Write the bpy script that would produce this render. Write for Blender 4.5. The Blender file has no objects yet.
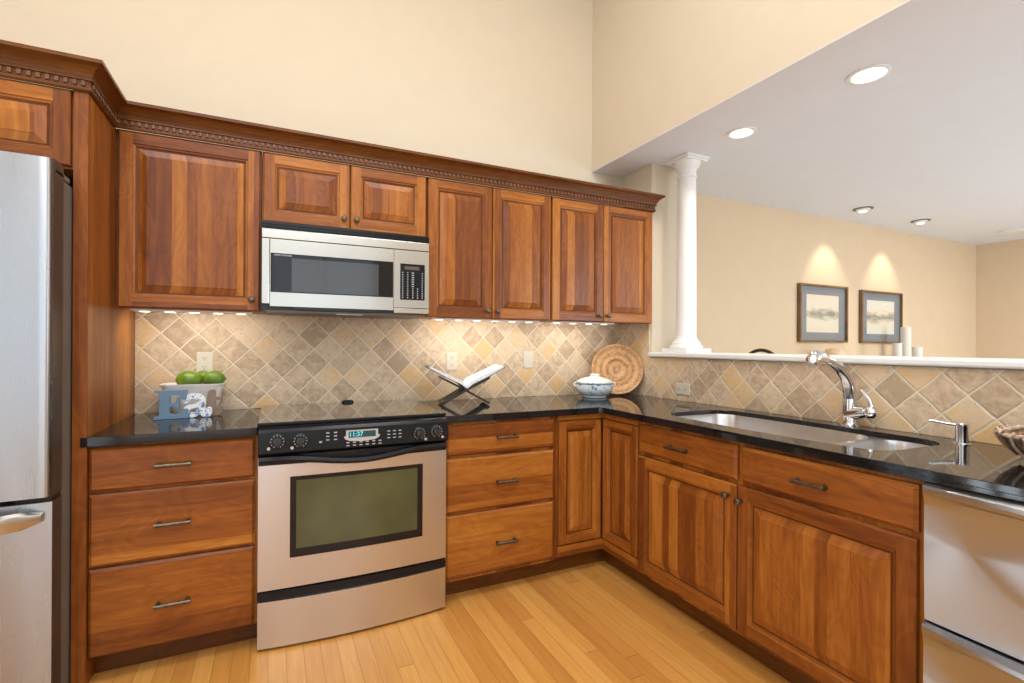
import bpy, bmesh, math, random
from mathutils import Vector, Matrix
random.seed(7)
S = bpy.context.scene
COL = S.collection
# ------------------------------------------------------------------ camera
cam_d = bpy.data.cameras.new('camera'); cam = bpy.data.objects.new('camera', cam_d); COL.objects.link(cam)
cam_d.lens = 485.88 / 1024 * 36; cam_d.sensor_width = 36; cam_d.sensor_fit = 'HORIZONTAL'
cam_d.shift_x = (512 - 499.85) / 1024; cam_d.shift_y = (345.04 - 341.5) / 1024; cam_d.clip_start = .02
r_ = Vector((.90706547, -.42095234, .00559997)); u_ = Vector((-.00524801, .00199452, .99998424)); d_ = Vector((.42095688, .90708056, .0004))
M = Matrix((r_, u_, -d_)).transposed().to_4x4(); M.translation = Vector((-2.2171, -2.7517, 1.1943))
cam.matrix_world = M
S.camera = cam
# ------------------------------------------------------------------ exposure, sky
S.view_settings.view_transform = 'Standard'; S.view_settings.look = 'None'; S.view_settings.gamma = 1
S.view_settings.use_curve_mapping = False; S.view_settings.exposure = 0.07
W = bpy.data.worlds.new('sky'); S.world = W; W.use_nodes = True
W.node_tree.nodes['Background'].inputs[0].default_value = (.72, .86, 1, 1); W.node_tree.nodes['Background'].inputs[1].default_value = 1.0
LS = 1.0
def light(name, kind, loc, energy, color=(1, 1, 1), size=None, sizey=None, target=None, **k):
    d = bpy.data.lights.new(name, kind); o = bpy.data.objects.new(name, d); COL.objects.link(o)
    o.location = loc; d.energy = energy * LS; d.color = color
    if kind == 'AREA':
        d.shape = 'RECTANGLE'; d.size = size; d.size_y = sizey or size
    for a, b in k.items(): setattr(d, a, b)
    if target is not None: o.rotation_euler = (Vector(target) - Vector(loc)).to_track_quat('-Z', 'Y').to_euler()
    return o
DAY = (.86, .94, 1); WARM = (1, .80, .58)
# assumed windows behind the camera and at left; skylights added as fill (all area lamps)
REARWIN = [(-3.80, -2.55, .1, 2.6), (-2.25, -.85, .9, 2.5)]      # x0,x1,z0,z1 on wall y=-5.6
HIGHWIN_FILL = [(-3.2, -.8, 2.9, 3.8)]  # unseen high window added to brighten the upper walls
LIVWIN = [(1.9, 4.1, .7, 2.3)]
LEFTWIN_UNSEEN = [(-5.4, -3.3, .1, 2.8), (-1.20, -.92, .1, 2.15)]       # y0,y1,z0,z1 (narrow one added for a dishwasher streak) on wall x=-3.9
CEIL_FILL = [(-3.0, -1.9), (-1.3, -1.9), (-3.0, -3.6), (-1.3, -3.6)]   # centres of unseen skylights added as fill light from above
def daylight(loc, w, h, radiance, color, target): light('window_daylight', 'AREA', loc, radiance * math.pi * w * h, color, w, h, target)
for (a, b, c, d) in REARWIN: daylight(((a+b)/2, -5.62, (c+d)/2), b-a, d-c, 1.25, DAY, ((a+b)/2, 0, (c+d)/2))
for (a, b, c, d) in HIGHWIN_FILL: daylight(((a+b)/2, -5.62, (c+d)/2), b-a, d-c, 3.6, DAY, ((a+b)/2, 0, (c+d)/2))
for (a, b, c, d) in LIVWIN: daylight(((a+b)/2, -5.62, (c+d)/2), b-a, d-c, 8.0, DAY, ((a+b)/2, 0, (c+d)/2))
for (a, b, c, d) in LEFTWIN_UNSEEN: daylight((-3.92, (a+b)/2, (c+d)/2), b-a, d-c, 0.72 if b < -2 else 5.0, (.80, .91, 1), (0, (a+b)/2, (c+d)/2))
for x, y in CEIL_FILL: daylight((x, y, 3.96), .9, .9, 11.0, (1, .97, .93), (x, y, 0))

# ------------------------------------------------------------------ materials
class NT:
    def __init__(s, name, rough=.5, metal=0, base=(.5, .5, .5), **k):
        s.m = bpy.data.materials.new(name); s.m.use_nodes = True; s.t = s.m.node_tree; s.N = s.t.nodes; s.b = s.N['Principled BSDF']
        s.b.inputs['Base Color'].default_value = (*base, 1); s.b.inputs['Roughness'].default_value = rough; s.b.inputs['Metallic'].default_value = metal
        for a, v in k.items(): s.b.inputs[a.replace('_', ' ')].default_value = v
    def n(s, typ, ins=None, **props):
        x = s.N.new(typ)
        for a, v in props.items(): setattr(x, a, v)
        for a, v in (ins or {}).items():
            if isinstance(v, bpy.types.NodeSocket): s.t.links.new(v, x.inputs[a])
            else: x.inputs[a].default_value = v
        return x
    def math(s, op, a, b=0., c=0.): return s.n('ShaderNodeMath', {0: a, 1: b, 2: c}, operation=op).outputs[0]
    def ramp(s, fac, stops):
        x = s.n('ShaderNodeValToRGB', {0: fac}); e = x.color_ramp.elements
        while len(e) < len(stops): e.new(.5)
        for i, (p, c) in enumerate(stops): e[i].position = p; e[i].color = (*c, 1)
        return x.outputs[0]
    def noise(s, vec, scale, detail=3, dist=0., rough=.5): return s.n('ShaderNodeTexNoise', {'Vector': vec, 'Scale': scale, 'Detail': detail, 'Distortion': dist, 'Roughness': rough}).outputs[0]
    def pos(s):
        g = s.n('ShaderNodeNewGeometry'); return s.n('ShaderNodeSeparateXYZ', {0: g.outputs['Position']}).outputs, g.outputs['Position']
    def xyz(s, a, b, c): return s.n('ShaderNodeCombineXYZ', {0: a, 1: b, 2: c}).outputs[0]
    def mix(s, f, a, b, mode='MIX'):
        x = s.n('ShaderNodeMix', data_type='RGBA', blend_type=mode)
        for i, v in ((0, f), (6, a), (7, b)):
            if isinstance(v, bpy.types.NodeSocket): s.t.links.new(v, x.inputs[i])
            else: x.inputs[i].default_value = v if i == 0 else (*v, 1)
        return x.outputs[2]
    def set(s, name, v): s.t.links.new(v, s.b.inputs[name])
    def bump(s, h, strength=.3, dist=.002):
        s.set('Normal', s.n('ShaderNodeBump', {'Strength': strength, 'Distance': dist, 'Height': h}).outputs[0])

def wood(name, horiz=False, w=.075, lift=-.02, gain=.96, spread=1.0):
    t = NT(name, rough=.36, Specular_IOR_Level=.32); t.b.inputs['Coat Weight'].default_value = .06; t.b.inputs['Coat Roughness'].default_value = .2
    p, P = t.pos(); rnd = t.n('ShaderNodeObjectInfo').outputs['Random']
    h = t.math('ADD', p[0], p[1]) ; along, cross = (h, p[2]) if horiz else (p[2], h)
    cross = t.math('ADD', cross, t.math('MULTIPLY', rnd, 7.3))
    sc = t.math('DIVIDE', cross, w)
    sc = t.math('ADD', sc, t.math('MULTIPLY', t.math('SINE', t.math('MULTIPLY', sc, 1.7)), .33))
    sid = t.math('FLOOR', sc)
    st = t.n('ShaderNodeTexWhiteNoise', {'W': t.math('ADD', sid, t.math('MULTIPLY', rnd, 50.))}, noise_dimensions='1D').outputs[0]
    off = t.math('MULTIPLY', st, 19.)
    g1 = t.noise(t.xyz(t.math('MULTIPLY', cross, 30.), t.math('ADD', t.math('MULTIPLY', along, 2.2), off), off), 1., 4, 1.2)
    g2 = t.noise(t.xyz(t.math('MULTIPLY', cross, 260.), t.math('ADD', t.math('MULTIPLY', along, 6.), off), off), 1., 2)
    g3 = t.noise(t.xyz(t.math('MULTIPLY', cross, 9.), t.math('ADD', t.math('MULTIPLY', along, 3.), off), off), 1., 2, .6)
    fig = t.math('SINE', t.math('MULTIPLY', g3, 60.))
    v = t.math('MULTIPLY', t.math('SUBTRACT', st, .5), .42 * spread)
    v = t.math('ADD', v, t.math('MULTIPLY', t.math('SUBTRACT', g1, .5), .55))
    v = t.math('ADD', v, t.math('MULTIPLY', t.math('SUBTRACT', g2, .5), .16))
    v = t.math('ADD', v, t.math('MULTIPLY', fig, .035))
    v = t.math('ADD', v, .5 + lift)
    k = lambda c: tuple(min(1, x * gain) for x in c)
    t.set('Base Color', t.ramp(v, [(0, k((.075, .017, .003))), (.3, k((.185, .050, .0075))), (.5, k((.295, .090, .0125))), (.72, k((.44, .160, .024))), (1, k((.60, .28, .065)))]))
    t.bump(g2, .06, .001)
    return t.m
V, H = wood('cherry_vertical_grain'), wood('cherry_horizontal_grain', True)
PV, PH = wood('cherry_panel_strips', w=.06, lift=-.005), wood('cherry_drawer_strips', True, w=.085, lift=-.005)
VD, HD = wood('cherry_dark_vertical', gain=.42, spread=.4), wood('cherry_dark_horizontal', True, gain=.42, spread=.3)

def plain(name, c, rough=.5, metal=0, var=.06, scale=8., bumpv=0, **k):
    t = NT(name, rough, metal, c, **k); p, P = t.pos()
    n = t.noise(P, scale, 3)
    a = tuple(x * (1 - var) for x in c); b = tuple(min(1, x * (1 + var)) for x in c)
    t.set('Base Color', t.ramp(n, [(.3, a), (.7, b)]))
    if bumpv: t.bump(t.noise(P, scale * 20, 2), bumpv, .001)
    return t.m
cream = plain('cream_wall_paint', (.675, .59, .46), .75, var=.012, bumpv=.04)
tan = plain('tan_wall_paint', (.72, .565, .39), .75, var=.015, bumpv=.04)
white = plain('white_trim_paint', (.84, .84, .83), .35, var=.01)
ceil = plain('ceiling_paint', (.80, .82, .875), .85, var=.01)
black = plain('black_gloss_plastic', (.008, .009, .012), .22, var=.1, Specular_IOR_Level=.3)
blackm = plain('black_satin_plastic', (.02, .02, .022), .4, var=.1)
grey = plain('grey_case_paint', (.16, .15, .135), .45, var=.05)
bronze = plain('aged_pewter', (.15, .12, .09), .34, .9, var=.35, scale=90)
chrome = plain('chrome', (.82, .82, .84), .06, 1, var=.01)
glow = NT('lamp_glow', base=(1, 1, 1)); glow.b.inputs['Emission Color'].default_value = (1, .95, .88, 1); glow.b.inputs['Emission Strength'].default_value = 6; glow = glow.m
glow2 = NT('led_glow', base=(1, 1, 1)); glow2.b.inputs['Emission Color'].default_value = (1, .9, .75, 1); glow2.b.inputs['Emission Strength'].default_value = 4; glow2 = glow2.m

def steel(name, horiz, c=(.55, .565, .59), rough=.24, wav=.0, an=.5):
    t = NT(name, rough, 1, c); p, P = t.pos()
    h = t.math('ADD', p[0], p[1])
    q = t.xyz(t.math('MULTIPLY', h, 6. if horiz else 90.), 0., t.math('MULTIPLY', p[2], 90. if horiz else 6.))
    n = t.noise(q, 1., 2)
    t.set('Roughness', t.math('ADD', t.math('MULTIPLY', n, .03), rough - .015))
    ph = t.math('ADD', t.math('MULTIPLY', h, 26.), t.math('MULTIPLY', t.math('SINE', t.math('ADD', t.math('MULTIPLY', p[2], 3.5), t.math('MULTIPLY', h, 4.))), 1.2))
    wv = t.math('ADD', t.math('SINE', ph), t.math('MULTIPLY', t.math('SINE', t.math('MULTIPLY', ph, .37)), 1.5))
    t.bump(t.math('MULTIPLY', wv, wav), .5, .01)
    t.b.inputs['Anisotropic'].default_value = an
    t.b.inputs['Anisotropic Rotation'].default_value = .25 if not horiz else 0.
    t.set('Tangent', t.n('ShaderNodeTangent', direction_type='RADIAL', axis='Z').outputs[0])
    return t.m
steel_v = steel('brushed_steel_door', False, (.42, .43, .45), rough=.27, wav=.30, an=.8)
steel_d = steel('brushed_steel_dishwasher', False, (.50, .52, .56), .36, wav=.03, an=.9)
steel_r = steel('brushed_steel_range', False, (.62, .60, .59), .3, wav=.04)
steel_h = steel('brushed_steel_trim', True, (.52, .495, .45), .24, wav=.03)
steel_s = plain('sink_satin_steel', (.80, .78, .76), .30, 1, var=.03, scale=30)

def glass_black(name, c=(.01, .01, .012), rough=.05):
    t = NT(name, rough, 0, c); t.b.inputs['Coat Weight'].default_value = .25; t.b.inputs['Coat Roughness'].default_value = .03
    t.b.inputs['Coat IOR'].default_value = 1.45
    return t.m
bglass = glass_black('black_glass'); bglass.node_tree.nodes['Principled BSDF'].inputs['Specular IOR Level'].default_value = .25; cglass = glass_black('ceramic_cooktop_glass', (.014, .013, .013), .06); cglass.node_tree.nodes['Principled BSDF'].inputs['Coat Weight'].default_value = 1

def tile_mat(name, axis, u0, z0, du, dz, g=1.0):
    t = NT(name, .55); p, P = t.pos()
    wob = t.math('MULTIPLY', t.math('SUBTRACT', t.noise(P, 22., 2), .5), .055)
    a = t.math('DIVIDE', t.math('SUBTRACT', p[axis], u0), du); b = t.math('DIVIDE', t.math('SUBTRACT', p[2], z0), dz)
    s1 = t.math('ADD', t.math('ADD', a, b), wob); s2 = t.math('ADD', t.math('SUBTRACT', a, b), wob)
    i1, i2 = t.math('FLOOR', s1), t.math('FLOOR', s2)
    f1, f2 = t.math('FRACT', s1), t.math('FRACT', s2)
    e = lambda f: t.math('MINIMUM', f, t.math('SUBTRACT', 1., f))
    d = t.math('MINIMUM', e(f1), e(f2))
    wn = t.n('ShaderNodeTexWhiteNoise', {'Vector': t.xyz(i1, i2, 3.)}, noise_dimensions='3D')
    body = t.n('ShaderNodeSeparateColor', {0: wn.outputs[1]}).outputs
    cloud = t.noise(t.n('ShaderNodeVectorMath', {0: P, 1: wn.outputs[1]}, operation='ADD').outputs[0], 26., 5, .8, .6)
    tone = t.math('ADD', t.math('MULTIPLY', wn.outputs[0], .75), t.math('MULTIPLY', t.math('SUBTRACT', cloud, .5), 1.5))
    c = t.ramp(tone, [(0, (.42*g, .305*g, .20*g)), (.3, (.54*g, .41*g, .28*g)), (.55, (.63*g, .50*g, .355*g)), (.8, (.69*g, .58*g, .435*g)), (1, (.75*g, .665*g, .53*g))])
    gold = t.ramp(t.math('ADD', body[0], t.math('MULTIPLY', t.math('SUBTRACT', cloud, .5), 1.2)), [(.66 if axis else .74, (0, 0, 0)), (.95, (1, 1, 1))])
    c = t.mix(t.math('MULTIPLY', gold, .75), c, (.62*g, .37*g, .135))
    pits = t.ramp(t.noise(P, 110., 2, 1.), [(.27, (1, 1, 1)), (.33, (0, 0, 0))])
    c = t.mix(t.math('MULTIPLY', pits, .5), c, (.22, .14, .08))
    g = t.ramp(d, [(.016, (1, 1, 1)), (.030, (0, 0, 0))])
    c = t.mix(g, c, (.72, .64, .51))
    t.set('Base Color', c)
    hh = t.math('ADD', t.ramp(d, [(.015, (0, 0, 0)), (.06, (1, 1, 1))]), t.math('MULTIPLY', cloud, .3))
    t.bump(hh, .5, .004)
    return t.m
tile_b = tile_mat('travertine_tile_back', 0, -2.775, 1.168, .1495, .1495)
tile_r = tile_mat('travertine_tile_side_lit', 1, -.93, .953, .1492, .1495, 1.10)  # palette lifted to paint in brightness from the soffit lamps

def granite():
    t = NT('black_granite', .06); p, P = t.pos()
    n = t.ramp(t.noise(P, 420., 2), [(.55, (.006, .006, .007)), (.68, (.03, .032, .035)), (.74, (.10, .11, .12))])
    t.set('Base Color', n); t.b.inputs['IOR'].default_value = 1.58
    return t.m
granite = granite()

def floor_mat():
    t = NT('oak_strip_floor', .32); p, P = t.pos()
    t.b.inputs['Coat Weight'].default_value = .2; t.b.inputs['Coat Roughness'].default_value = .25
    a = t.math('DIVIDE', p[0], .062); i = t.math('FLOOR', a); f = t.math('FRACT', a)
    r1 = t.n('ShaderNodeTexWhiteNoise', {'W': i}, noise_dimensions='1D').outputs[0]
    l = t.math('DIVIDE', t.math('ADD', p[1], t.math('MULTIPLY', r1, 5.)), 1.35); j = t.math('FLOOR', l); fl = t.math('FRACT', l)
    wn = t.n('ShaderNodeTexWhiteNoise', {'Vector': t.xyz(i, j, 0.)}, noise_dimensions='3D').outputs[0]
    q = t.xyz(t.math('MULTIPLY', p[0], 45.), t.math('ADD', t.math('MULTIPLY', p[1], 2.5), t.math('MULTIPLY', wn, 30.)), wn)
    g = t.noise(q, 1., 4, 1.5); g2 = t.noise(t.xyz(t.math('MULTIPLY', p[0], 300.), t.math('MULTIPLY', p[1], 9.), wn), 1., 2)
    v = t.math('ADD', t.math('MULTIPLY', wn, .38), t.math('MULTIPLY', g, .55)); v = t.math('ADD', v, t.math('MULTIPLY', t.math('SUBTRACT', g2, .5), .25))
    c = t.ramp(v, [(.1, (.46, .19, .04)), (.45, (.58, .27, .06)), (.8, (.70, .37, .10))])
    e = t.math('MINIMUM', f, t.math('SUBTRACT', 1., f)); e2 = t.math('MULTIPLY', t.math('MINIMUM', fl, t.math('SUBTRACT', 1., fl)), 14.)
    d = t.math('MINIMUM', e, e2)
    k = t.ramp(d, [(.008, (1, 1, 1)), (.03, (0, 0, 0))])
    c = t.mix(t.math('MULTIPLY', k, .55), c, (.20, .075, .02))
    t.set('Base Color', c); t.bump(t.math('SUBTRACT', t.math('MULTIPLY', g2, .15), k), .25, .001)
    return t.m
oak = floor_mat()

def wicker(name, c1, c2, scale=70., rings=None):
    t = NT(name, .6); 
    o = t.n('ShaderNodeTexCoord').outputs['Object']
    n = t.noise(o, scale, 3, 1.5)
    if rings:
        sp = t.n('ShaderNodeSeparateXYZ', {0: o}).outputs
        r = t.math('SQRT', t.math('ADD', t.math('MULTIPLY', sp[0], sp[0]), t.math('MULTIPLY', sp[1], sp[1])))
        s = t.math('SINE', t.math('ADD', t.math('MULTIPLY', r, rings), t.math('MULTIPLY', n, 3.)))
        n = t.math('ADD', t.math('MULTIPLY', s, .12), n)
    t.set('Base Color', t.ramp(n, [(.32, c1), (.62, c2)])); t.bump(n, .8, .004)
    return t.m

# ------------------------------------------------------------------ mesh helpers
class MB:
    def __init__(s): s.v = []; s.f = []; s.m = []; s.sm = []; s.mats = []
    def mi(s, m):
        if m not in s.mats: s.mats.append(m)
        return s.mats.index(m)
    def add(s, vs, fs, m, smooth=False):
        o = len(s.v); k = s.mi(m); s.v += [tuple(a) for a in vs]
        for f in fs: s.f.append(tuple(i + o for i in f)); s.m.append(k); s.sm.append(smooth)
        return s
    def box(s, x0, x1, y0, y1, z0, z1, m):
        x0, x1 = sorted((x0, x1)); y0, y1 = sorted((y0, y1)); z0, z1 = sorted((z0, z1))
        vs = [(x, y, z) for z in (z0, z1) for y in (y0, y1) for x in (x0, x1)]
        return s.add(vs, [(0, 2, 3, 1), (4, 5, 7, 6), (0, 1, 5, 4), (2, 6, 7, 3), (0, 4, 6, 2), (1, 3, 7, 5)], m)
    def loops(s, loops, m, cap0=True, cap1=True, smooth=True, closed=True):
        n = len(loops[0]); vs = [p for l in loops for p in l]; fs = []
        for i in range(len(loops) - 1):
            for j in range(n if closed else n - 1):
                a, b = i*n + j, i*n + (j+1) % n; fs.append((a, b, b + n, a + n))
        s.add(vs, fs, m, smooth)
        if cap0: s.add(loops[0], [tuple(range(n))[::-1]], m)
        if cap1: s.add(loops[-1], [tuple(range(n))], m)
        return s
    def lathe(s, c, prof, m, seg=32, ax='z', cap0=True, cap1=True, flat=1., smooth=True):
        ls = []
        for r, h in prof:
            l = []
            for i in range(seg):
                a = 2 * math.pi * i / seg; p, q = r * math.cos(a), r * math.sin(a) * flat
                l.append({'z': (c[0]+p, c[1]+q, c[2]+h), 'y': (c[0]+p, c[1]+h, c[2]-q), 'x': (c[0]+h, c[1]+p, c[2]+q)}[ax])
            ls.append(l)
        return s.loops(ls, m, cap0, cap1, smooth)
    def tube(s, pts, r, m, seg=12, caps=True):
        pts = [Vector(p) for p in pts]; rs = r if isinstance(r, (list, tuple)) else [r] * len(pts); ls = []
        up = None
        for i, p in enumerate(pts):
            t = (pts[min(i+1, len(pts)-1)] - pts[max(i-1, 0)]).normalized()
            if up is None: up = Vector((0, 0, 1)) if abs(t.z) < .9 else Vector((1, 0, 0))
            a = t.cross(up).normalized(); b = a.cross(t).normalized(); up = b
            ls.append([p + (a * math.cos(k) + b * math.sin(k)) * rs[i] for k in [2*math.pi*j/seg for j in range(seg)]])
        return s.loops(ls, m, caps, caps)
    def poly(s, outer, holes, z0, z1, m, tf=lambda p: p):
        bm = bmesh.new(); es = []
        for L in [outer] + holes:
            vs = [bm.verts.new((x, y, 0)) for x, y in L]; es += [bm.edges.new((vs[i], vs[(i+1) % len(vs)])) for i in range(len(vs))]
        r = bmesh.ops.triangle_fill(bm, edges=es, use_beauty=True, normal=(0, 0, 1))
        bm.verts.index_update(); vs = [v.co.copy() for v in bm.verts]; fs = [tuple(v.index for v in f.verts) for f in bm.faces]
        bad = [f for f in bm.faces if f.normal.z < 0]
        fs = [tuple(v.index for v in (reversed(f.verts) if f.normal.z < 0 else f.verts)) for f in bm.faces]
        bm.free()
        s.add([tf((v.x, v.y, z1)) for v in vs], fs, m); s.add([tf((v.x, v.y, z0)) for v in vs], [f[::-1] for f in fs], m)
        for L in [outer] + holes:
            n = len(L); A = [tf((x, y, z0)) for x, y in L]; B = [tf((x, y, z1)) for x, y in L]
            s.add(A + B, [(i, (i+1) % n, (i+1) % n + n, i + n) for i in range(n)], m)
        return s
    def text(s, txt, size, tf, m, ext=.0004, off=0.):
        c = bpy.data.curves.new('t', 'FONT'); c.body = txt; c.size = size; c.extrude = ext; c.offset = off; c.align_x = 'CENTER'; c.align_y = 'CENTER'
        o = bpy.data.objects.new('t', c); COL.objects.link(o); bpy.context.view_layer.update()
        me = bpy.data.meshes.new_from_object(o.evaluated_get(bpy.context.evaluated_depsgraph_get()))
        s.add([tf(v.co) for v in me.vertices], [tuple(p.vertices) for p in me.polygons], m)
        bpy.data.objects.remove(o); bpy.data.curves.remove(c); bpy.data.meshes.remove(me); return s
    def build(s, name, parent=None, bevel=0, loc=None, smooth=None, weld=True):
        me = bpy.data.meshes.new(name); base = Vector(loc if loc else (0, 0, 0))
        if parent is not None: base = Vector(parent.get('_b', (0, 0, 0)))
        me.from_pydata([tuple(Vector(v) - base) for v in s.v], [], s.f)
        for m in s.mats: me.materials.append(m)
        for i, p in enumerate(me.polygons): p.material_index = s.m[i]; p.use_smooth = s.sm[i]
        bm = bmesh.new(); bm.from_mesh(me)
        if weld: bmesh.ops.remove_doubles(bm, verts=bm.verts, dist=1e-5)
        bmesh.ops.recalc_face_normals(bm, faces=bm.faces); bm.to_mesh(me); bm.free()
        if any(s.sm): me.set_sharp_from_angle(angle=math.radians(38))
        o = bpy.data.objects.new(name, me); COL.objects.link(o)
        if parent is not None: o.parent = parent; o['_b'] = tuple(base)
        else: o.location = base; o['_b'] = tuple(base)
        if bevel:
            b = o.modifiers.new('bevel', 'BEVEL'); b.width = bevel; b.segments = 2; b.limit_method = 'ANGLE'; b.angle_limit = math.radians(40)
        return o
def thing(name, label, cat, loc, group=None):
    o = bpy.data.objects.new(name, None); COL.objects.link(o); o.location = loc; o['_b'] = tuple(loc); o.empty_display_size = .05
    o['label'] = label; o['category'] = cat
    if group: o['group'] = group
    return o
def tag(o, label, cat, group=None):
    o['label'] = label; o['category'] = cat
    if group: o['group'] = group
    return o
def struct(o): o['kind'] = 'structure'; return o
def tree(o, parent=None):
    c = o.copy(); COL.objects.link(c); c.parent = parent
    for ch in [x for x in bpy.data.objects if x.parent == o]: tree(ch, c)
    return c
def rrect(x0, x1, y0, y1, r, n=6):
    L = []
    for cx, cy, a0 in ((x1-r, y1-r, 0), (x0+r, y1-r, 90), (x0+r, y0+r, 180), (x1-r, y0+r, 270)):
        for i in range(n+1): a = math.radians(a0 + 90*i/n); L.append((cx + r*math.cos(a), cy + r*math.sin(a)))
    return L

# ------------------------------------------------------------------ setting
def wall(name, *a, m=cream): return struct(MB().box(*a, m).build(name))
ZC, ZH, ZL = 4.0, 2.384, 2.41
wall('floor', -3.95, 5.4, -5.7, .12, -.06, 0, m=oak)
wall('floor_living', .34, 5.33, -5.6, .10, 0, .006, m=plain('bounce_carpet', (.62, .62, .62), .9))  # unseen pale layer added to bounce neutral light onto the ceiling
wall('wall_back', -3.95, 0, 0, .06, 0, ZC)
wall('wall_art', 0, 5.5, .10, .2, 0, ZL+.1, m=tan)
wall('wall_far', 5.33, 5.45, -5.7, .10, 0, ZL+.1, m=tan)
b = MB().box(0, .28, -.31, .10, 0, ZH, cream).build('wall_stub', bevel=.012); struct(b)
wall('wall_half', 0, .28, -3.9, -.31, 0, 1.1255)
wall('wall_header', -.254, .36, -5.6, 0, ZH, ZC)
wall('ceiling_living', .36, 5.45, -5.7, .10, ZL, ZL+.08, m=ceil)
wall('ceiling_header', -.2535, .3595, -5.6, -.0005, ZH-.004, ZH, m=ceil)
wall('ceiling', -3.95, .3, -5.7, .06, ZC, ZC+.08, m=ceil)
def wall_open(name, fixed, rects, lo, hi, zt, axis, m=cream):
    mb = MB()
    L = [(lo, 0), (hi, 0), (hi, zt), (lo, zt)]; hs = [[(a, c), (b_, c), (b_, d), (a, d)] for a, b_, c, d in rects]
    tf = (lambda p: (p[0], p[2], p[1])) if axis == 'x' else (lambda p: (p[2], p[0], p[1]))
    mb.poly(L, hs, fixed[0], fixed[1], m, tf); return struct(mb.build(name))
wall_open('wall_rear', (-5.7, -5.6), REARWIN + HIGHWIN_FILL + LIVWIN, -3.95, 5.4, ZC, 'x')
wall_open('wall_left', (-4.0, -3.9), LEFTWIN_UNSEEN, -5.7, 0, ZC, 'y')
k = 0
for (a, b_, c, d) in REARWIN + HIGHWIN_FILL + LIVWIN:
    k += 1; mb = MB(); y0, y1 = -5.6, -5.575
    mb.box(a-.08, a, y0, y1, c-.08, d+.08, white).box(b_, b_+.08, y0, y1, c-.08, d+.08, white).box(a, b_, y0, y1, d, d+.08, white).box(a, b_, y0, y1, c-.08, c, white)
    mb.box((a+b_)/2-.02, (a+b_)/2+.02, y0, y1, c, d, white).box(a, b_, y0, y1, (c+d)/2-.02, (c+d)/2+.02, white); struct(mb.build('window_%d' % k))
for (a, b_, c, d) in LEFTWIN_UNSEEN:
    k += 1; mb = MB(); x0, x1 = -3.9, -3.875
    mb.box(x0, x1, a-.08, a, 0, d+.08, white).box(x0, x1, b_, b_+.08, 0, d+.08, white).box(x0, x1, a, b_, d, d+.08, white).box(x0, x1, (a+b_)/2-.03, (a+b_)/2+.03, c, d, white).box(x0, x1, a, b_, 0, c, white); struct(mb.build('window_%d' % k))
for (a, b_) in CEIL_FILL:
    k += 1; struct(MB().poly([(a-.53, b_-.53), (a+.53, b_-.53), (a+.53, b_+.53), (a-.53, b_+.53)], [[(a-.455, b_-.455), (a+.455, b_-.455), (a+.455, b_+.455), (a-.455, b_+.455)]], 3.955, 3.9995, white).build('window_%d' % k))  # frame around each added fill lamp; the ceiling has no opening
# ledge cap on the half wall
mb = MB().box(-.035, .33, -3.9, -.3125, 1.126, 1.155, white)
struct(mb.build('trim_1', bevel=.008))

# tile backsplashes
tag(MB().box(-2.80, -.001, -.012, -.001, .87, 1.345, tile_b).build('tile_backsplash'), 'diagonal travertine tile backsplash along the wall behind the range', 'backsplash')
mb = MB().box(-.012, -.001, -3.2, -.0125, .87, 1.121, tile_r).box(-.012, -.001, -.298, -.0125, 1.1215, 1.345, tile_r)
tag(mb.build('tile_backsplash'), 'diagonal travertine tile backsplash under the white ledge behind the sink', 'backsplash')

# ------------------------------------------------------------------ cabinet pieces
# face frame of reference: o = origin corner at bottom, s = unit across, n = outward
class FR:
    def __init__(s, side, plane):
        s.side = side; s.p = plane
    def __call__(s, a, z, d):   # a = coordinate along, d = outwards from plane
        return (a, s.p - d, z) if s.side == 'b' else (s.p - d, a, z)
def ring(mb, F, A, B, m_v, m_h):
    (a0, a1, z0, z1, d), (e0, e1, w0, w1, q) = A, B
    P = [F(a0, z0, d), F(a1, z0, d), F(a1, z1, d), F(a0, z1, d), F(e0, w0, q), F(e1, w0, q), F(e1, w1, q), F(e0, w1, q)]
    mb.add(P, [(0, 1, 5, 4), (2, 3, 7, 6)], m_h); mb.add(P, [(1, 2, 6, 5), (3, 0, 4, 7)], m_v)
def rect(a0, a1, z0, z1, i, d): return (a0+i, a1-i, z0+i, z1-i, d)
def raised_door(F, a0, a1, z0, z1, parent, sw=.058, thick=.02):
    mb = MB(); a0, a1 = min(a0, a1), max(a0, a1)
    R = lambda i, d: rect(a0, a1, z0, z1, i, d)
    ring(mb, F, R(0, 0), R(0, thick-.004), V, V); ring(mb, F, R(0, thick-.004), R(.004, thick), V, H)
    i = .004; j = sw - .012; q = thick
    for x0, x1 in ((a0+i, a0+j), (a1-j, a1-i)): mb.add([F(x0, z0+i, q), F(x1, z0+i, q), F(x1, z1-i, q), F(x0, z1-i, q)], [(0, 1, 2, 3)], V)
    for w0, w1 in ((z0+i, z0+j), (z1-j, z1-i)): mb.add([F(a0+j, w0, q), F(a1-j, w0, q), F(a1-j, w1, q), F(a0+j, w1, q)], [(0, 1, 2, 3)], H)
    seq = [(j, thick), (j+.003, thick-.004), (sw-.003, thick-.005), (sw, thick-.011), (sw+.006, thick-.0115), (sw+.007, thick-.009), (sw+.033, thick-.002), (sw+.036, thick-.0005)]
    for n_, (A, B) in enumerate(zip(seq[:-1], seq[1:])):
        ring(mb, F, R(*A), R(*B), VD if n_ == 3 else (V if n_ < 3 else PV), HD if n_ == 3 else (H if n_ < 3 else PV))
    i, d = seq[-1]; mb.add([F(a0+i, z0+i, d), F(a1-i, z0+i, d), F(a1-i, z1-i, d), F(a0+i, z1-i, d)], [(0, 1, 2, 3)], PV)
    return mb.build('door', parent)
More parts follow.
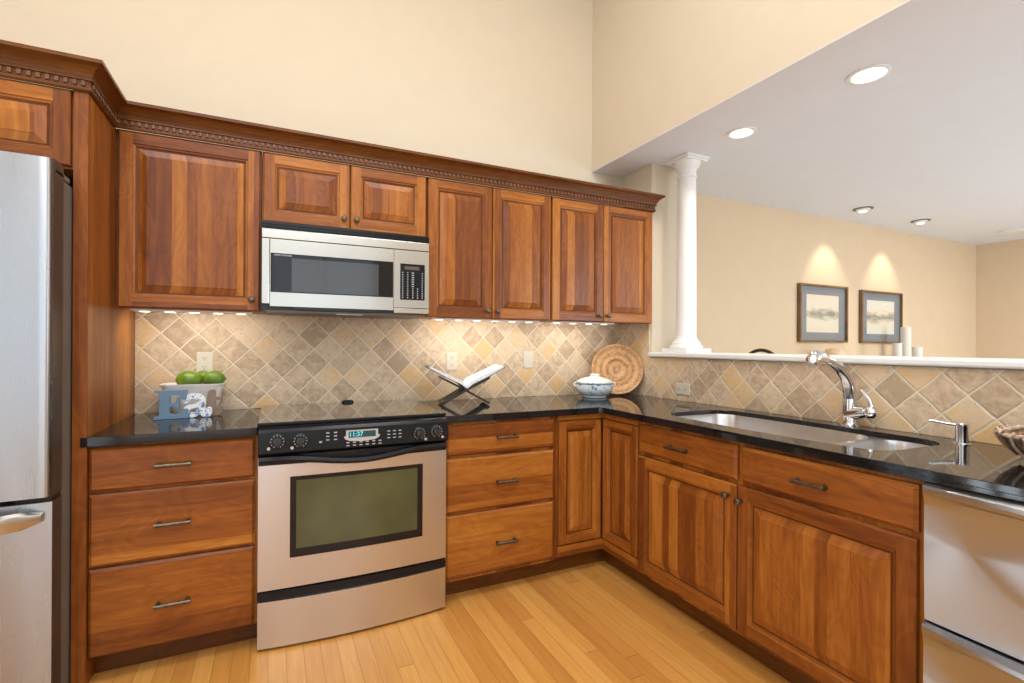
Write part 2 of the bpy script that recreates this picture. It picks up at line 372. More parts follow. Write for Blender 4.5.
def drawer_front(F, a0, a1, z0, z1, parent, thick=.02):
    mb = MB(); a0, a1 = min(a0, a1), max(a0, a1)
    R = lambda i, d: rect(a0, a1, z0, z1, i, d)
    ring(mb, F, R(0, 0), R(0, thick-.009), PH, PH); ring(mb, F, R(0, thick-.009), R(.004, thick-.006), PH, PH)
    ring(mb, F, R(.004, thick-.006), R(.009, thick), PH, PH)
    mb.add([F(a0+.009, z0+.009, thick), F(a1-.009, z0+.009, thick), F(a1-.009, z1-.009, thick), F(a0+.009, z1-.009, thick)], [(0, 1, 2, 3)], PH)
    return mb.build('drawer', parent)
def pull(F, a, z, parent, d=.02, w=.052):
    mb = MB()
    P = lambda x, y, q: F(x, y, q)
    for s in (-1, 1):
        x = a + s*w*.86
        for (q0, q1, r) in ((d, d+.004, .0085), (d+.004, d+.026, .005)):
            c = []
            for q in (q0, q1): c.append([P(x + r*math.cos(t), z + r*math.sin(t), q) for t in [2*math.pi*i/12 for i in range(12)]])
            mb.loops(c, bronze)
        xx = a + s*w
        c = [[P(xx + e, z + .0075*math.cos(t), d+.024 + .0075*math.sin(t)) for t in [2*math.pi*i/12 for i in range(12)]] for e in (-.004, .004)]
        mb.loops(c, bronze)
    c = []
    for x, r in ((-1, .0072), (-.8, .0068), (0, .0074), (.8, .0068), (1, .0072)):
        c.append([P(a + x*w, z + r*math.cos(t), d+.024 + r*math.sin(t)) for t in [2*math.pi*i/12 for i in range(12)]])
    mb.loops(c, bronze); return mb.build('handle', parent)
def knob(F, a, z, parent, d=.02):
    mb = MB(); c = []
    for q, r in ((0, .009), (.003, .009), (.004, .0055), (.014, .0055), (.016, .012), (.02, .0145), (.025, .0135), (.028, .009), (.029, .003)):
        c.append([F(a + r*math.cos(t), z + r*math.sin(t), d + q) for t in [2*math.pi*i/8 + .39 for i in range(8)]])
    mb.loops(c, bronze, smooth=False); return mb.build('knob', parent)

# ------------------------------------------------------------------ wall cabinets
FU = FR('b', -.317); ZB, ZT = 1.337, 2.053
def wall_cab(label, x0, x1, z0, doors, knobs):
    t = thing('wall_cabinet', label, 'cabinet', ((x0+x1)/2, -.16, z0))
    t['group'] = 'wall cabinets over the back counter'
    mb = MB().box(x0, x1, -.316, -.013 if z0 < 1.345 else -.001, z0, 2.062, V)
    if z0 < 1.4: mb = MB().box(x0, x1, -.316, -.013, z0+.012, 1.3455, V).box(x0, x1, -.316, -.001, 1.346, 2.062, V).box(x0, x1, -.316, -.298, z0, z0+.012, H)
    mb.build('cabinet_box', t, bevel=.001)
    for (a, b_), ks in zip(doors, knobs):
        d = raised_door(FU, a, b_, z0+.003, ZT, t)
        if ks: knob(FU, ks[0], ks[1], d)
    return t
wall_cab('single-door cherry wall cabinet beside the tall refrigerator panel', -2.8005, -2.272, ZB, [(-2.789, -2.279)], [(-2.309, 1.39)])
wall_cab('short two-door cherry wall cabinet directly above the microwave', -2.270, -1.512, 1.742, [(-2.265, -1.893), (-1.888, -1.517)], [(-1.92, 1.79), (-1.862, 1.79)])
wall_cab('tall two-door cherry wall cabinet just right of the microwave', -1.510, -.770, ZB, [(-1.504, -1.1445), (-1.1405, -.776)], [(-1.173, 1.378), (-1.113, 1.378)])
wall_cab('two-door cherry wall cabinet at the corner end of the row', -.768, -.014, ZB, [(-.763, -.405), (-.401, -.020)], [(-.436, 1.375), (-.373, 1.377)])

# refrigerator cabinet with tall panel
t = thing('refrigerator_cabinet', 'cherry cabinet above the refrigerator with a tall full-height side panel', 'cabinet', (-3.3, -.3, 0))
MB().box(-3.76, -2.842, -.618, -.001, 1.79, 2.062, V).build('cabinet_box', t)
MB().box(-2.842, -2.801, -.638, -.001, 0, 2.062, V).build('side_panel', t, bevel=.002)
MB().box(-3.80, -3.76, -.638, -.001, 0, 2.062, V).build('side_panel', t, bevel=.002)
FF = FR('b', -.618)
for a, b_, kx in ((-3.755, -3.305, -3.34), (-3.30, -2.850, -3.265)):
    d = raised_door(FF, a, b_, 1.797, 2.053, t); knob(FF, kx, 1.83, d)

# crown molding
def sweep(path, prof, m, name, parent=None, **k):
    n = len(path); offs = []
    for i in range(n):
        P = Vector(path[i]); ns = []
        if i > 0: e = (P - Vector(path[i-1])).normalized(); ns.append(Vector((e.y, -e.x)))
        if i < n-1: e = (Vector(path[i+1]) - P).normalized(); ns.append(Vector((e.y, -e.x)))
        mv = sum(ns, Vector((0, 0))) / len(ns); mv = mv / mv.dot(ns[0]) if mv.dot(ns[0]) else mv
        offs.append(mv)
    ls = [[(path[i][0] + o*offs[i].x, path[i][1] + o*offs[i].y, z) for o, z in prof] for i in range(n)]
    mb = MB().loops(ls, m, smooth=False); return mb.build(name, parent, **k)
PATH = [(-3.80, -.638), (-2.801, -.638), (-2.801, -.337), (-.014, -.337), (-.014, -.003)]
cr = thing('crown_molding', 'dark cherry crown molding with a dentil band capping all the wall cabinets', 'molding', (-1.4, -.337, 2.055))
prof = [(-.0215, 2.0635), (.001, 2.0635), (.001, 2.056), (.006, 2.054), (.010, 2.060), (.010, 2.068), (.007, 2.070), (.007, 2.090), (.014, 2.092), (.014, 2.097), (.011, 2.100), (.015, 2.110), (.023, 2.122), (.034, 2.133), (.044, 2.139), (.050, 2.142), (.050, 2.154), (.046, 2.156), (-.0215, 2.156)]
sweep(PATH, prof, wood('crown_cherry', True, gain=.45, spread=.25), 'cove', cr)
mb = MB(); de = plain('dentil_wood', (.15, .065, .03), .35, var=.2)
def dent(p, q, ax):
    L = (Vector(q) - Vector(p)).length; nn = int(L / .0235); e = (Vector(q) - Vector(p)).normalized(); nv = Vector((e.y, -e.x))
    for i in range(nn):
        c = Vector(p) + e * (i + .5) * L / nn; a = c - e*.006 + nv*.006; b_ = c + e*.006 + nv*.0135
        mb.box(a.x, b_.x, a.y, b_.y, 2.072, 2.089, de)
for i in range(4): dent(PATH[i], PATH[i+1], 0)
mb.build('dentil_band', cr, bevel=.002)

# under-cabinet light strips
def strip(x0, x1, y, n, label):
    t = thing('under_cabinet_light', label, 'light strip', ((x0+x1)/2, y, 1.3485), 'under-cabinet light strips')
    MB().box(x0, x1, y-.035, y+.035, 1.329, 1.3487, white).build('housing', t, bevel=.003)
    mb = MB(); 
    for i in range(n):
        x = x0 + (i+.5)*(x1-x0)/n; l = MB().lathe((x, y, 1.3292), [(.019, 0), (.019, -.0015), (.015, -.002)], glow2, 16).build('lamp', t)
    light('under_cabinet_glow', 'AREA', ((x0+x1)/2, y+.02, 1.322), UC*(x1-x0), (1, .92, .80), x1-x0-.04, .03, ((x0+x1)/2, y+.15, 1.12))
UC = 2.7
strip(-2.76, -2.31, -.255, 5, 'slim white light strip under the cabinet nearest the refrigerator')
strip(-1.47, -.82, -.255, 6, 'slim white light strip under the cabinet right of the microwave')
strip(-.74, -.28, -.255, 4, 'slim white light strip under the corner wall cabinet')

# ------------------------------------------------------------------ base cabinets
FB = FR('b', -.615); FS = FR('s', -.615); CT, CB = .869, .836
def base_box(t, x0, x1, toe0=None):
    mb = MB().box(x0, x1, -.614, -.001, .095, CB-.001, V); mb.build('cabinet_box', t)
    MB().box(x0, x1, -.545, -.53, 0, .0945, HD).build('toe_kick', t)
def drawers(t, x0, x1, px, Z):
    for z0, z1, zp in Z:
        d = drawer_front(FB, x0, x1, z0, z1, t); pull(FB, px, zp, d)
t = thing('base_cabinet', 'cherry three-drawer base cabinet between the refrigerator and the range', 'cabinet', (-2.54, -.3, 0)); t['group'] = 'base cabinets'
base_box(t, -2.80, -2.274); drawers(t, -2.797, -2.283, -2.548, ((.676, .828, .754), (.415, .665, .541), (.099, .405, .250)))
t = thing('base_cabinet', 'cherry three-drawer base cabinet to the right of the range', 'cabinet', (-1.2, -.3, 0)); t['group'] = 'base cabinets'
base_box(t, -1.508, -.912); drawers(t, -1.500, -.928, -1.198, ((.680, .822, .754), (.419, .665, .541), (.112, .405, .250)))
# corner (carousel) cabinet, faces at 90 degrees
t = thing('corner_cabinet', 'cherry corner base cabinet with two narrow doors meeting at a right angle', 'cabinet', (-.4, -.4, 0)); t['group'] = 'base cabinets'
mb = MB()
L = [(-.910, -.001), (-.910, -.600), (-.600, -.600), (-.600, -.914), (-.001, -.914), (-.001, -.001)]
mb.poly(L, [], .105, CB-.001, V)
mb.box(-.910, -.893, -.616, -.600, .105, CB-.001, V).box(-.893, -.616, -.616, -.600, .105, .160, H).box(-.893, -.616, -.616, -.600, .808, CB-.001, H)
mb.box(-.616, -.600, -.914, -.902, .105, CB-.001, V).box(-.616, -.600, -.902, -.616, .105, .160, H).box(-.616, -.600, -.902, -.600, .808, CB-.001, H)
mb.build('cabinet_box', t)
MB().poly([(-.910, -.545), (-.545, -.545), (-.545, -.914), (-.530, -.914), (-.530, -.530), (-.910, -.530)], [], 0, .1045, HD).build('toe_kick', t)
raised_door(FR('b', -.601), -.889, -.625, .166, .803, t, sw=.052)
raised_door(FR('s', -.601), -.898, -.625, .166, .803, t, sw=.052)
# sink base
t = thing('sink_base_cabinet', 'wide cherry sink base cabinet with two doors and two drawer fronts', 'cabinet', (-.3, -1.48, 0)); t['group'] = 'base cabinets'
mb = MB().box(-.614, -.59, -2.046, -.916, .105, CB-.001, V).box(-.59, -.02, -2.046, -2.028, .105, CB-.001, V).box(-.59, -.02, -.934, -.916, .105, CB-.001, V).box(-.59, -.02, -2.028, -.934, .105, .12, V)
mb.build('cabinet_box', t)
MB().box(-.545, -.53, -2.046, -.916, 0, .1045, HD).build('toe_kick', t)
for a0, a1, kp in ((-1.464, -.926, -1.176), (-2.034, -1.486, -1.748)):
    d = drawer_front(FS, a0, a1, .690, .820, t); pull(FS, kp, .751, d)
d = raised_door(FS, -1.466, -.922, .126, .672, t); knob(FS, -1.430, .626, d)
d = raised_door(FS, -2.032, -1.470, .126, .672, t); knob(FS, -1.487, .618, d)

# ------------------------------------------------------------------ countertops and sink
CF = .640
tag(MB().box(-2.818, -2.801, -CF-.003, -.6395, CB, CT, granite).box(-2.800, -2.276, -CF-.003, -.0125, CB, CT, granite).build('countertop', bevel=.003), 'short polished black granite countertop beside the refrigerator', 'countertop')
def arc(cx, cy, r, a0, a1, n=8, ry=None): return [(cx + r*math.cos(math.radians(a0+(a1-a0)*i/n)), cy + (ry or r)*math.sin(math.radians(a0+(a1-a0)*i/n))) for i in range(n+1)]
cut = arc(-.215, -1.06, .11, 90, 0) + [(-.100, -1.35), (-.112, -1.58)] + arc(-.21, -1.80, .095, 0, -90) + arc(-.42, -1.80, .085, 270, 180) + [(-.530, -1.62), (-.538, -1.45), (-.535, -1.28)] + arc(-.41, -1.06, .11, 180, 90)
outer = [(-1.506, -.0125), (-1.506, -CF)] + [(-CF-.03, -CF)] + arc(-CF-.03, -CF-.03, .03, 90, 0, 4) + [(-CF, -2.80), (-.0125, -2.80), (-.0125, -.0125)]
edge = [(-1.506, -CF+.035), (-1.506, -CF)] + [(-CF-.03, -CF)] + arc(-CF-.03, -CF-.03, .03, 90, 0, 4) + [(-CF, -2.80), (-CF+.035, -2.80), (-CF+.035, -CF+.035)]
tag(MB().poly(outer, [cut], CT-.02, CT, granite).poly(edge, [], CB, CT-.02, granite).build('countertop', bevel=.002), 'long L-shaped polished black granite countertop running from the range past the sink', 'countertop')
sk = thing('kitchen_sink', 'undermount stainless double-bowl sink set into the black granite', 'sink', (-.31, -1.4, .62))
b1 = rrect(-.536, -.102, -1.672, -.952, .10); b2 = rrect(-.505, -.116, -1.892, -1.695, .07)
mb = MB().poly(rrect(-.565, -.075, -1.915, -.935, .06), [b1, b2], CT-.025, CT-.0205, steel_s); mb.build('rim', sk)
for L in (b1, b2):
    cx = sum(p[0] for p in L)/len(L); cy = sum(p[1] for p in L)/len(L)
    def sc(dx, z):
        hx = max(abs(p[0]-cx) for p in L); hy = max(abs(p[1]-cy) for p in L)
        return [(cx + (p[0]-cx)*(1-dx/hx), cy + (p[1]-cy)*(1-dx/hy), z) for p in L]
    ls = [sc(0, CT-.0208), sc(.003, CT-.04), sc(.012, .68), sc(.02, .655), sc(.04, .643), sc(.075, .64)]
    MB().loops(ls, steel_s, cap0=False).build('bowl', sk)
    MB().lathe((cx, cy, .6405), [(.042, 0), (.042, .002), (.03, .0025), (.028, -.0), (.01, -.0)], chrome, 24).build('drain', sk)

# faucet
fx, fy = -.065, -1.543
dchrome = plain('brushed_chrome', (.62, .62, .64), .12, 1, var=.02)
t = thing('faucet', 'tall chrome single-lever kitchen faucet with a curved spout at the sink', 'faucet', (fx, fy, CT))
MB().lathe((fx, fy, CT), [(.036, 0), (.036, .004), (.031, .008), (.0265, .014), (.0255, .06), (.025, .10), (.0235, .115)], dchrome, 28).build('base', t)
pts = [(fx, .98), (fx-.003, 1.01), (fx-.012, 1.043), (fx-.038, 1.08), (fx-.083, 1.116), (fx-.135, 1.138), (fx-.165, 1.146)]
MB().tube([(x, fy, z) for x, z in pts], [.0235, .023, .0225, .0215, .020, .0185, .0175], dchrome, 20).build('spout', t)
MB().tube([(fx-.160, fy, 1.145), (fx-.168, fy, 1.147), (fx-.19, fy, 1.154), (fx-.212, fy, 1.156), (fx-.234, fy, 1.149), (fx-.248, fy, 1.135), (fx-.254, fy, 1.126)], [.018, .021, .023, .026, .027, .025, .019], chrome, 20).build('spray_head', t)
MB().tube([(fx, fy+.006, .918), (fx, fy-.032, .930), (fx, fy-.06, .935)], [.029, .026, .022], dchrome, 16).lathe((fx, fy-.078, .936), [(.001, -.026), (.014, -.022), (.023, -.012), (.0265, 0), (.023, .012), (.014, .022), (.001, .026)], chrome, 20).build('valve', t)
MB().tube([(fx, fy-.082, .958), (fx-.002, fy-.074, .985), (fx-.006, fy-.058, 1.01), (fx-.008, fy-.046, 1.020)], [.009, .0075, .0065, .008], chrome, 10).build('lever', t)
# soap dispenser
t = thing('soap_dispenser', 'small chrome pump soap dispenser on the granite right of the sink', 'soap dispenser', (-.106, -1.92, CT))
MB().lathe((-.106, -1.92, CT), [(.026, 0), (.026, .003), (.0185, .005), (.0180, .058), (.0185, .060), (.0185, .068), (.016, .071)], chrome, 24).build('pump', t)
MB().tube([(-.112, -1.910, .932), (-.130, -1.885, .936), (-.150, -1.858, .942), (-.156, -1.850, .941)], [.006, .005, .0045, .005], chrome, 10).build('nozzle', t)

# ------------------------------------------------------------------ refrigerator
t = thing('refrigerator', 'stainless steel french-door refrigerator with bottom freezer', 'refrigerator', (-3.29, -.4, 0))
MB().box(-3.745, -2.846, -.714, -.03, .03, 1.725, grey).box(-3.7, -2.87, -.70, -.1, 0, .03, black).build('case', t, bevel=.004)
def bowed(x0, x1, yb, yf, bow, z0, z1, m, side, n=24, r=.004):
    mb = MB(); F = []
    for i in range(n+1):
        u = i/n; y = yf - bow * (1 - (2*u-1)**2); y += r*(1 if i in (0, n) else 0); F.append((x0 + (x1-x0)*u, y))
    ls = [[(x, y, z0) for x, y in F], [(x, y, z1) for x, y in F]]
    mb.loops(ls, m, False, False, True, closed=False)
    mb.box(x0, x1, yb, yf+r, z0, z1, side)
    for z in (z0, z1): mb.add([(x, y, z) for x, y in F], [tuple(range(n+1))], side)
    return mb
dkside = plain('dark_door_side', (.055, .045, .038), .35, var=.08)
for a, b_ in ((-3.745, -3.293), (-3.287, -2.842)):
    d = bowed(a, b_, -.718, -.798, .008, .716, 1.768, steel_v, dkside).build('door', t)
    hx = b_-.05 if b_ < -3 else a+.05
    MB().tube([(hx, -.815, .80), (hx, -.865, .83), (hx, -.872, .95), (hx, -.875, 1.3), (hx, -.872, 1.6), (hx, -.865, 1.70), (hx, -.815, 1.73)], .013, steel_h, 12).build('handle', d)
d = bowed(-3.745, -2.842, -.718, -.798, .010, .07, .700, steel_v, dkside).build('freezer_drawer', t)
ls = []
for i in range(21):
    u = i/20; x = -3.70 + .84*u; e = min(u, 1-u)/.02; k_ = min(1, e); y = -.812 - .045*min(1, math.sin(min(1, min(u, 1-u)/.12)*math.pi/2)) - .02*(1-(2*u-1)**2)
    h = .027*max(.5, k_); ls.append([(x, y+.012, .658-h), (x, y-.006, .658-h*.8), (x, y-.010, .658), (x, y-.006, .658+h*.8), (x, y+.012, .658+h)])
MB().loops(ls, steel_h).build('handle', d)
MB().box(-2.93, -2.842, -.785, -.66, 1.7255, 1.745, grey).build('hinge_cover', t, bevel=.006)
MB().box(-2.93, -2.846, -.79, -.715, .7015, .7145, black).build('hinge_cover', t)

# ------------------------------------------------------------------ range
x0, x1 = -2.2715, -1.5115; xc = (x0+x1)/2
t = thing('range', 'slide-in stainless steel electric range with a black glass cooktop', 'stove', (xc, -.33, 0))
MB().box(x0+.002, x1-.002, -.62, -.02, .02, .858, blackm).build('body', t)
mb = MB().box(x0-.003, x1+.003, -.645, -.014, .872, .884, cglass); mb.build('cooktop', t, bevel=.003)
for cx, cy, r in ((-2.08, -.17, .075), (-2.08, -.44, .10), (-1.70, -.17, .09), (-1.70, -.44, .075)): MB().lathe((cx, cy, .8842), [(r, 0), (r-.002, .0001)], grey, 40, cap0=False, cap1=False).build('burner_ring', t)
MB().lathe((-1.86, -.055, .884), [(.03, 0), (.03, .008), (.02, .013), (.004, .014)], black, 20, flat=.5).build('oven_vent', t)
# control panel, sloped
cp = thing('x', '', '', (0, 0, 0)); bpy.data.objects.remove(cp)
L = [(-.640, .873), (-.652, .872), (-.676, .864), (-.683, .852), (-.688, .772), (-.672, .762), (-.62, .762), (-.62, .872)]
ls = [[(x, y, z) for y, z in L] for x in (x0, x1)]
panel = MB().loops(ls, black, smooth=False).build('control_panel', t, bevel=.003)
MB().box(x0-.004, x1+.004, -.650, -.6405, .8735, .8855, black).build('front_trim', t, bevel=.003)
PF = lambda x, z, d: (x, -.6840 - .004*(.842-z)/.07 - d, z)
silver = plain('silver_print', (.55, .56, .58), .35, .4); bluew = plain('pale_print', (.42, .46, .52), .5)
for kx, kz in ((-2.205, .817), (-2.122, .814), (-1.642, .808), (-1.565, .812)):
    mb = MB(); c = []
    for q, r in ((0, .029), (.004, .029), (.006, .0265)): c.append([PF(kx + r*math.cos(a), kz + r*math.sin(a), q) for a in [2*math.pi*i/28 for i in range(28)]])
    mb.loops(c, black, smooth=False); kb = mb.build('knob', panel)
    mb = MB(); c = []
    for q, r in ((.006, .017), (.020, .0155), (.022, .013)): c.append([PF(kx + r*math.cos(a), kz + r*math.sin(a), q) for a in [2*math.pi*i/20 for i in range(20)]])
    mb.loops(c, blackm, smooth=True); a_ = .35
    mb.box(kx-.004, kx+.004, -.7165, -.700, kz-.016, kz+.016, blackm); mb.build('grip', kb)
    mb = MB()
    for i in range(11):
        a = math.radians(-60 + 300*i/10); mb.lathe((kx + .023*math.cos(a), -.6925, kz + .023*math.sin(a)), [(.0022, 0), (.0022, -.0010)], silver, 6, ax='y')
    mb.build('dial_marks', kb)
    sgn = -1 if kx < xc else 1
    MB().lathe((kx + sgn*(.028 if sgn > 0 else .030), -.6865, kz-.026), [(.006, 0), (.006, -.002), (.003, -.0025)], silver, 14, ax='y').build('indicator', panel)
mb = MB(); dz = .823
out = [(-.072, .018), (.072, .018), (.072, -.010)] + arc(0, -.010, .078, 0, -180, 14, ry=.020) + [(-.072, -.010)]
out = [(-.070, .019), (-.070, -.003), (-.079, -.006), (-.074, -.016), (-.055, -.024), (0, -.028), (.055, -.024), (.074, -.016), (.079, -.006), (.070, -.003), (.070, .019)]
tf = lambda p: (-1.885 + p[0]*.92, -.6855 - p[2], dz + p[1])
mb.poly(out, [[(-.060, .014), (-.060, -.012), (.060, -.012), (.060, .014)]], 0, .004, silver, tf); mb.build('display_bezel', panel)
dsp = NT('clock_screen', .3, base=(.012, .07, .085)).m
dig = NT('clock_digits', base=(.1, .6, .7)); dig.b.inputs['Emission Color'].default_value = (.22, .75, .85, 1); dig.b.inputs['Emission Strength'].default_value = .45; dig = dig.m
mb = MB().poly([(-.060, .014), (-.060, -.012), (.060, -.012), (.060, .014)], [], 0, .002, dsp, tf); scr = mb.build('clock_display', panel)
MB().text('11:37', .026, lambda v: (-1.910 + v[0], -.6880 - v[2], dz + .001 + v[1]), dig, off=.0004).build('digits', scr)
for (gx, gz, nx, nz, dx, dz_) in ((-2.02, .809, 2, 3, .030, .014), (-1.942, .780, 6, 2, .026, .012), (-1.775, .800, 3, 3, .024, .014)):
    for i in range(nx):
        for j in range(nz):
            x = gx + i*dx; z = gz + j*dz_; q = PF(x, z, 0)
            MB().box(x-.006, x+.006, q[1]-.0006, q[1]+.001, z-.002, z+.002, bluew).build('key', panel)
MB().box(-2.052, -2.042, -.6895, -.686, .800, .806, bluew).build('key', panel)
# door
def bowface(xa, xb, za, zb, m, y0, bow, back, n=16, hole=None):
    mb = MB(); f = lambda x: y0 - bow*(1-((x-xa)/(xb-xa)*2-1)**2)
    if hole:
        h0, h1, g0, g1 = hole
        def strip_(xx0, xx1, zz0, zz1, k):
            xs = [xx0 + (xx1-xx0)*i/k for i in range(k+1)]
            mb.loops([[(x, f(x), zz0) for x in xs], [(x, f(x), zz1) for x in xs]], m, False, False, True, closed=False)
        strip_(xa, h0, za, zb, 3); strip_(h1, xb, za, zb, 3); strip_(h0, h1, za, g0, n); strip_(h0, h1, g1, zb, n)
    else:
        xs = [xa + (xb-xa)*i/n for i in range(n+1)]
        mb.loops([[(x, f(x), za) for x in xs], [(x, f(x), zb) for x in xs]], m, False, False, True, closed=False)
    xs = [xa + (xb-xa)*i/n for i in range(n+1)]
    for z in (za, zb): mb.add([(x, f(x), z) for x in xs] + [(xb, back, z), (xa, back, z)], [tuple(range(n+3))], m)
    for x in (xa, xb): mb.add([(x, f(x), za), (x, f(x), zb), (x, back, zb), (x, back, za)], [(0, 1, 2, 3)], m)
    return mb, f
mb, f = bowface(x0, x1, .236, .752, steel_r, -.662, .014, -.621, hole=(-2.158, -1.621, .352, .672)); door = mb.build('oven_door', t)
def ovglass():
    t_ = NT('oven_glass_reflection_tint', .08); p, P = t_.pos(); t_.b.inputs['Coat Weight'].default_value = .6; t_.b.inputs['Coat Roughness'].default_value = .04
    n = t_.noise(P, 5., 2)
    t_.set('Base Color', t_.ramp(n, [(.3, (.05, .065, .03)), (.7, (.085, .095, .04))]))  # green-yellow mottling paints a reflection into the glass colour
    return t_.m
og = ovglass()
mb = MB()
def patch(xa, xb, za, zb, dy, m, k=10):
    xs = [xa + (xb-xa)*i/k for i in range(k+1)]
    mb.loops([[(x, f(x)+dy, za) for x in xs], [(x, f(x)+dy, zb) for x in xs]], m, False, False, True, closed=False)
patch(-2.158, -1.621, .352, .672, .003, bglass); mb.build('window_border', door)
mb = MB(); patch(x0+.001, x1-.001, .722, .7525, -.0015, black, 20); mb.build('top_strip', door)
mb = MB(); patch(-2.135, -1.645, .385, .655, .0022, og); mb.build('window', door)
# door handle: black bar dipping in the middle
ls = []
for i in range(33):
    u = i/32; x = x0 + .002 + (x1-x0-.004)*u; s_ = .5*(1-math.cos(2*math.pi*min(1, max(0, (u-.12)/.76)))); dip = .026*s_; out_ = .030*math.sin(math.pi*min(1, max(0, (u-.05)/.9)))
    zt = .757 - dip; zb = zt - .027 + .004*s_; y = -.672 - out_
    ls.append([(x, y+.014, zb), (x, y-.002, zb+.001), (x, y-.007, (zt+zb)/2), (x, y-.002, zt-.001), (x, y+.014, zt)])
MB().loops(ls, black).box(x0+.002, x1-.002, -.663, -.63, .7525, .757, black).build('handle', door)
# bottom drawer
mb, f2 = bowface(x0, x1, .012, .192, steel_r, -.660, .026, -.625); dr = mb.build('storage_drawer', t)
mb, f2 = bowface(x0, x1, .193, .2275, black, -.652, .026, -.625); mb.build('handle', dr)

# ------------------------------------------------------------------ microwave
x0, x1 = -2.2695, -1.5125; y = -.372
t = thing('microwave', 'stainless over-the-range microwave hung below the short cabinet', 'microwave', ((x0+x1)/2, -.2, 1.345))
MB().box(x0, x1, y+.015, -.013, 1.346, 1.737, blackm).build('body', t)
MB().box(x0, x1, y-.006, y+.015, 1.706, 1.737, black).box(x0, x1, y-.012, y+.015, 1.712, 1.716, black).box(x0, x1, y-.012, y+.015, 1.724, 1.728, black).build('top_vent', t)
MB().box(x0, x1, y-.008, y+.0149, 1.663, 1.704, steel_h).build('top_panel', t, bevel=.002)
MB().box(x0, x0+.031, y-.008, y+.0149, 1.372, 1.660, steel_h).build('side_trim', t, bevel=.002)
dx0, dx1 = x0+.0335, -1.690
d = MB().poly([(dx0, 1.362), (dx1, 1.362), (dx1, 1.660), (dx0, 1.660)], [[(dx0+.002, 1.424), (dx1-.002, 1.424), (dx1-.002, 1.598), (dx0+.002, 1.598)]], 0, .0225, steel_h, lambda p: (p[0], y+.0149-p[2], p[1])).build('door', t)
win = MB().box(dx0+.002, dx1-.002, y-.004, y+.0149, 1.424, 1.598, bglass).build('window', d)
mglass = glass_black('microwave_mesh_glass', (.045, .05, .055), .12)
MB().box(dx0+.088, dx1-.072, y-.0046, y-.004, 1.430, 1.580, mglass).build('mesh_screen', win)
MB().text('SHARP CAROUSEL', .010, lambda v: (dx0+.052+v[0]*.9, y-.0046-v[2], 1.590+v[1]*.9), silver).build('lettering', win)
MB().box(dx0+.1, dx1-.08, y-.0005, y+.0149, 1.351, 1.361, blackm).build('door_foot', t)
kp = MB().poly([(-1.688, 1.377), (x1, 1.377), (x1, 1.660), (-1.688, 1.660)], [[(-1.658, 1.416), (-1.534, 1.416), (-1.534, 1.594), (-1.658, 1.594)]], 0, .0225, steel_h, lambda p: (p[0], y+.0149-p[2], p[1])).build('control_panel', t)
MB().box(-1.688, x1, y-.008, y+.0149, 1.349, 1.374, steel_h).build('release_button', t, bevel=.002)
k2 = MB().box(-1.658, -1.534, y-.005, y+.0149, 1.416, 1.594, black).build('keypad', kp)
dsp2 = plain('keypad_display', (.10, .065, .06), .3)
mb = MB().box(-1.636, -1.562, y-.0056, y-.0051, 1.566, 1.583, dsp2)
for r in range(12):
    for c, xx in enumerate((-1.645, -1.620, -1.594, -1.570, -1.546)):
        z = 1.551 - r*.0112
        if r < 7 and c == 3: continue
        w_ = .012 if (r < 7 and c == 2) else .006
        mb.box(xx-w_/2, xx+w_/2, y-.0056, y-.0051, z-.002, z+.002, silver if r > 7 else bluew)
mb.build('key_marks', k2)
MB().box(x0+.02, x1-.02, y+.02, -.05, 1.338, 1.346, grey).box((x0+x1)/2-.06, (x0+x1)/2+.06, y+.025, y+.06, 1.3355, 1.338, white).build('underside_vent', t)

# ------------------------------------------------------------------ dishwasher
y0, y1 = -2.655, -2.052
t = thing('dishwasher', 'stainless double-drawer dishwasher at the end of the sink run', 'dishwasher', (-.3, (y0+y1)/2, 0))
MB().box(-.60, -.02, y0+.004, y1-.004, .09, CB-.002, blackm).box(-.54, -.1, y0+.01, y1-.01, 0, .09, blackm).build('tub_case', t)
def dwdrawer(z0, z1):
    ls = []
    n = 18
    zm = (z0+z1)/2
    q = .22
    prof = lambda b: [(-.600, z0), (-.637-q*b, z0), (-.639-q*b, z0+.04), (-.641-q*b, zm-.05), (-.642-q*b, zm+.03), (-.642-q*b, z1-.06), (-.646-.5*b, z1-.036), (-.650-1.6*b, z1-.026), (-.652-1.75*b, z1-.016), (-.650-1.7*b, z1-.006), (-.642-1.2*b, z1), (-.600, z1)]
    for i in range(n+1):
        u = i/n; b_ = .022*(1-(2*u-1)**2); ls.append([(x, y1 - .001 + (y0-y1+.002)*u, z) for x, z in prof(b_)])
    MB().loops(ls, steel_d).build('drawer', t)
dwdrawer(.470, .834); dwdrawer(.10, .464)
# support panel past the dishwasher
tag(MB().box(-.615, -.02, -2.69, -2.66, 0, CB-.001, V).build('end_panel'), 'cherry end panel closing the cabinet run past the dishwasher', 'panel')

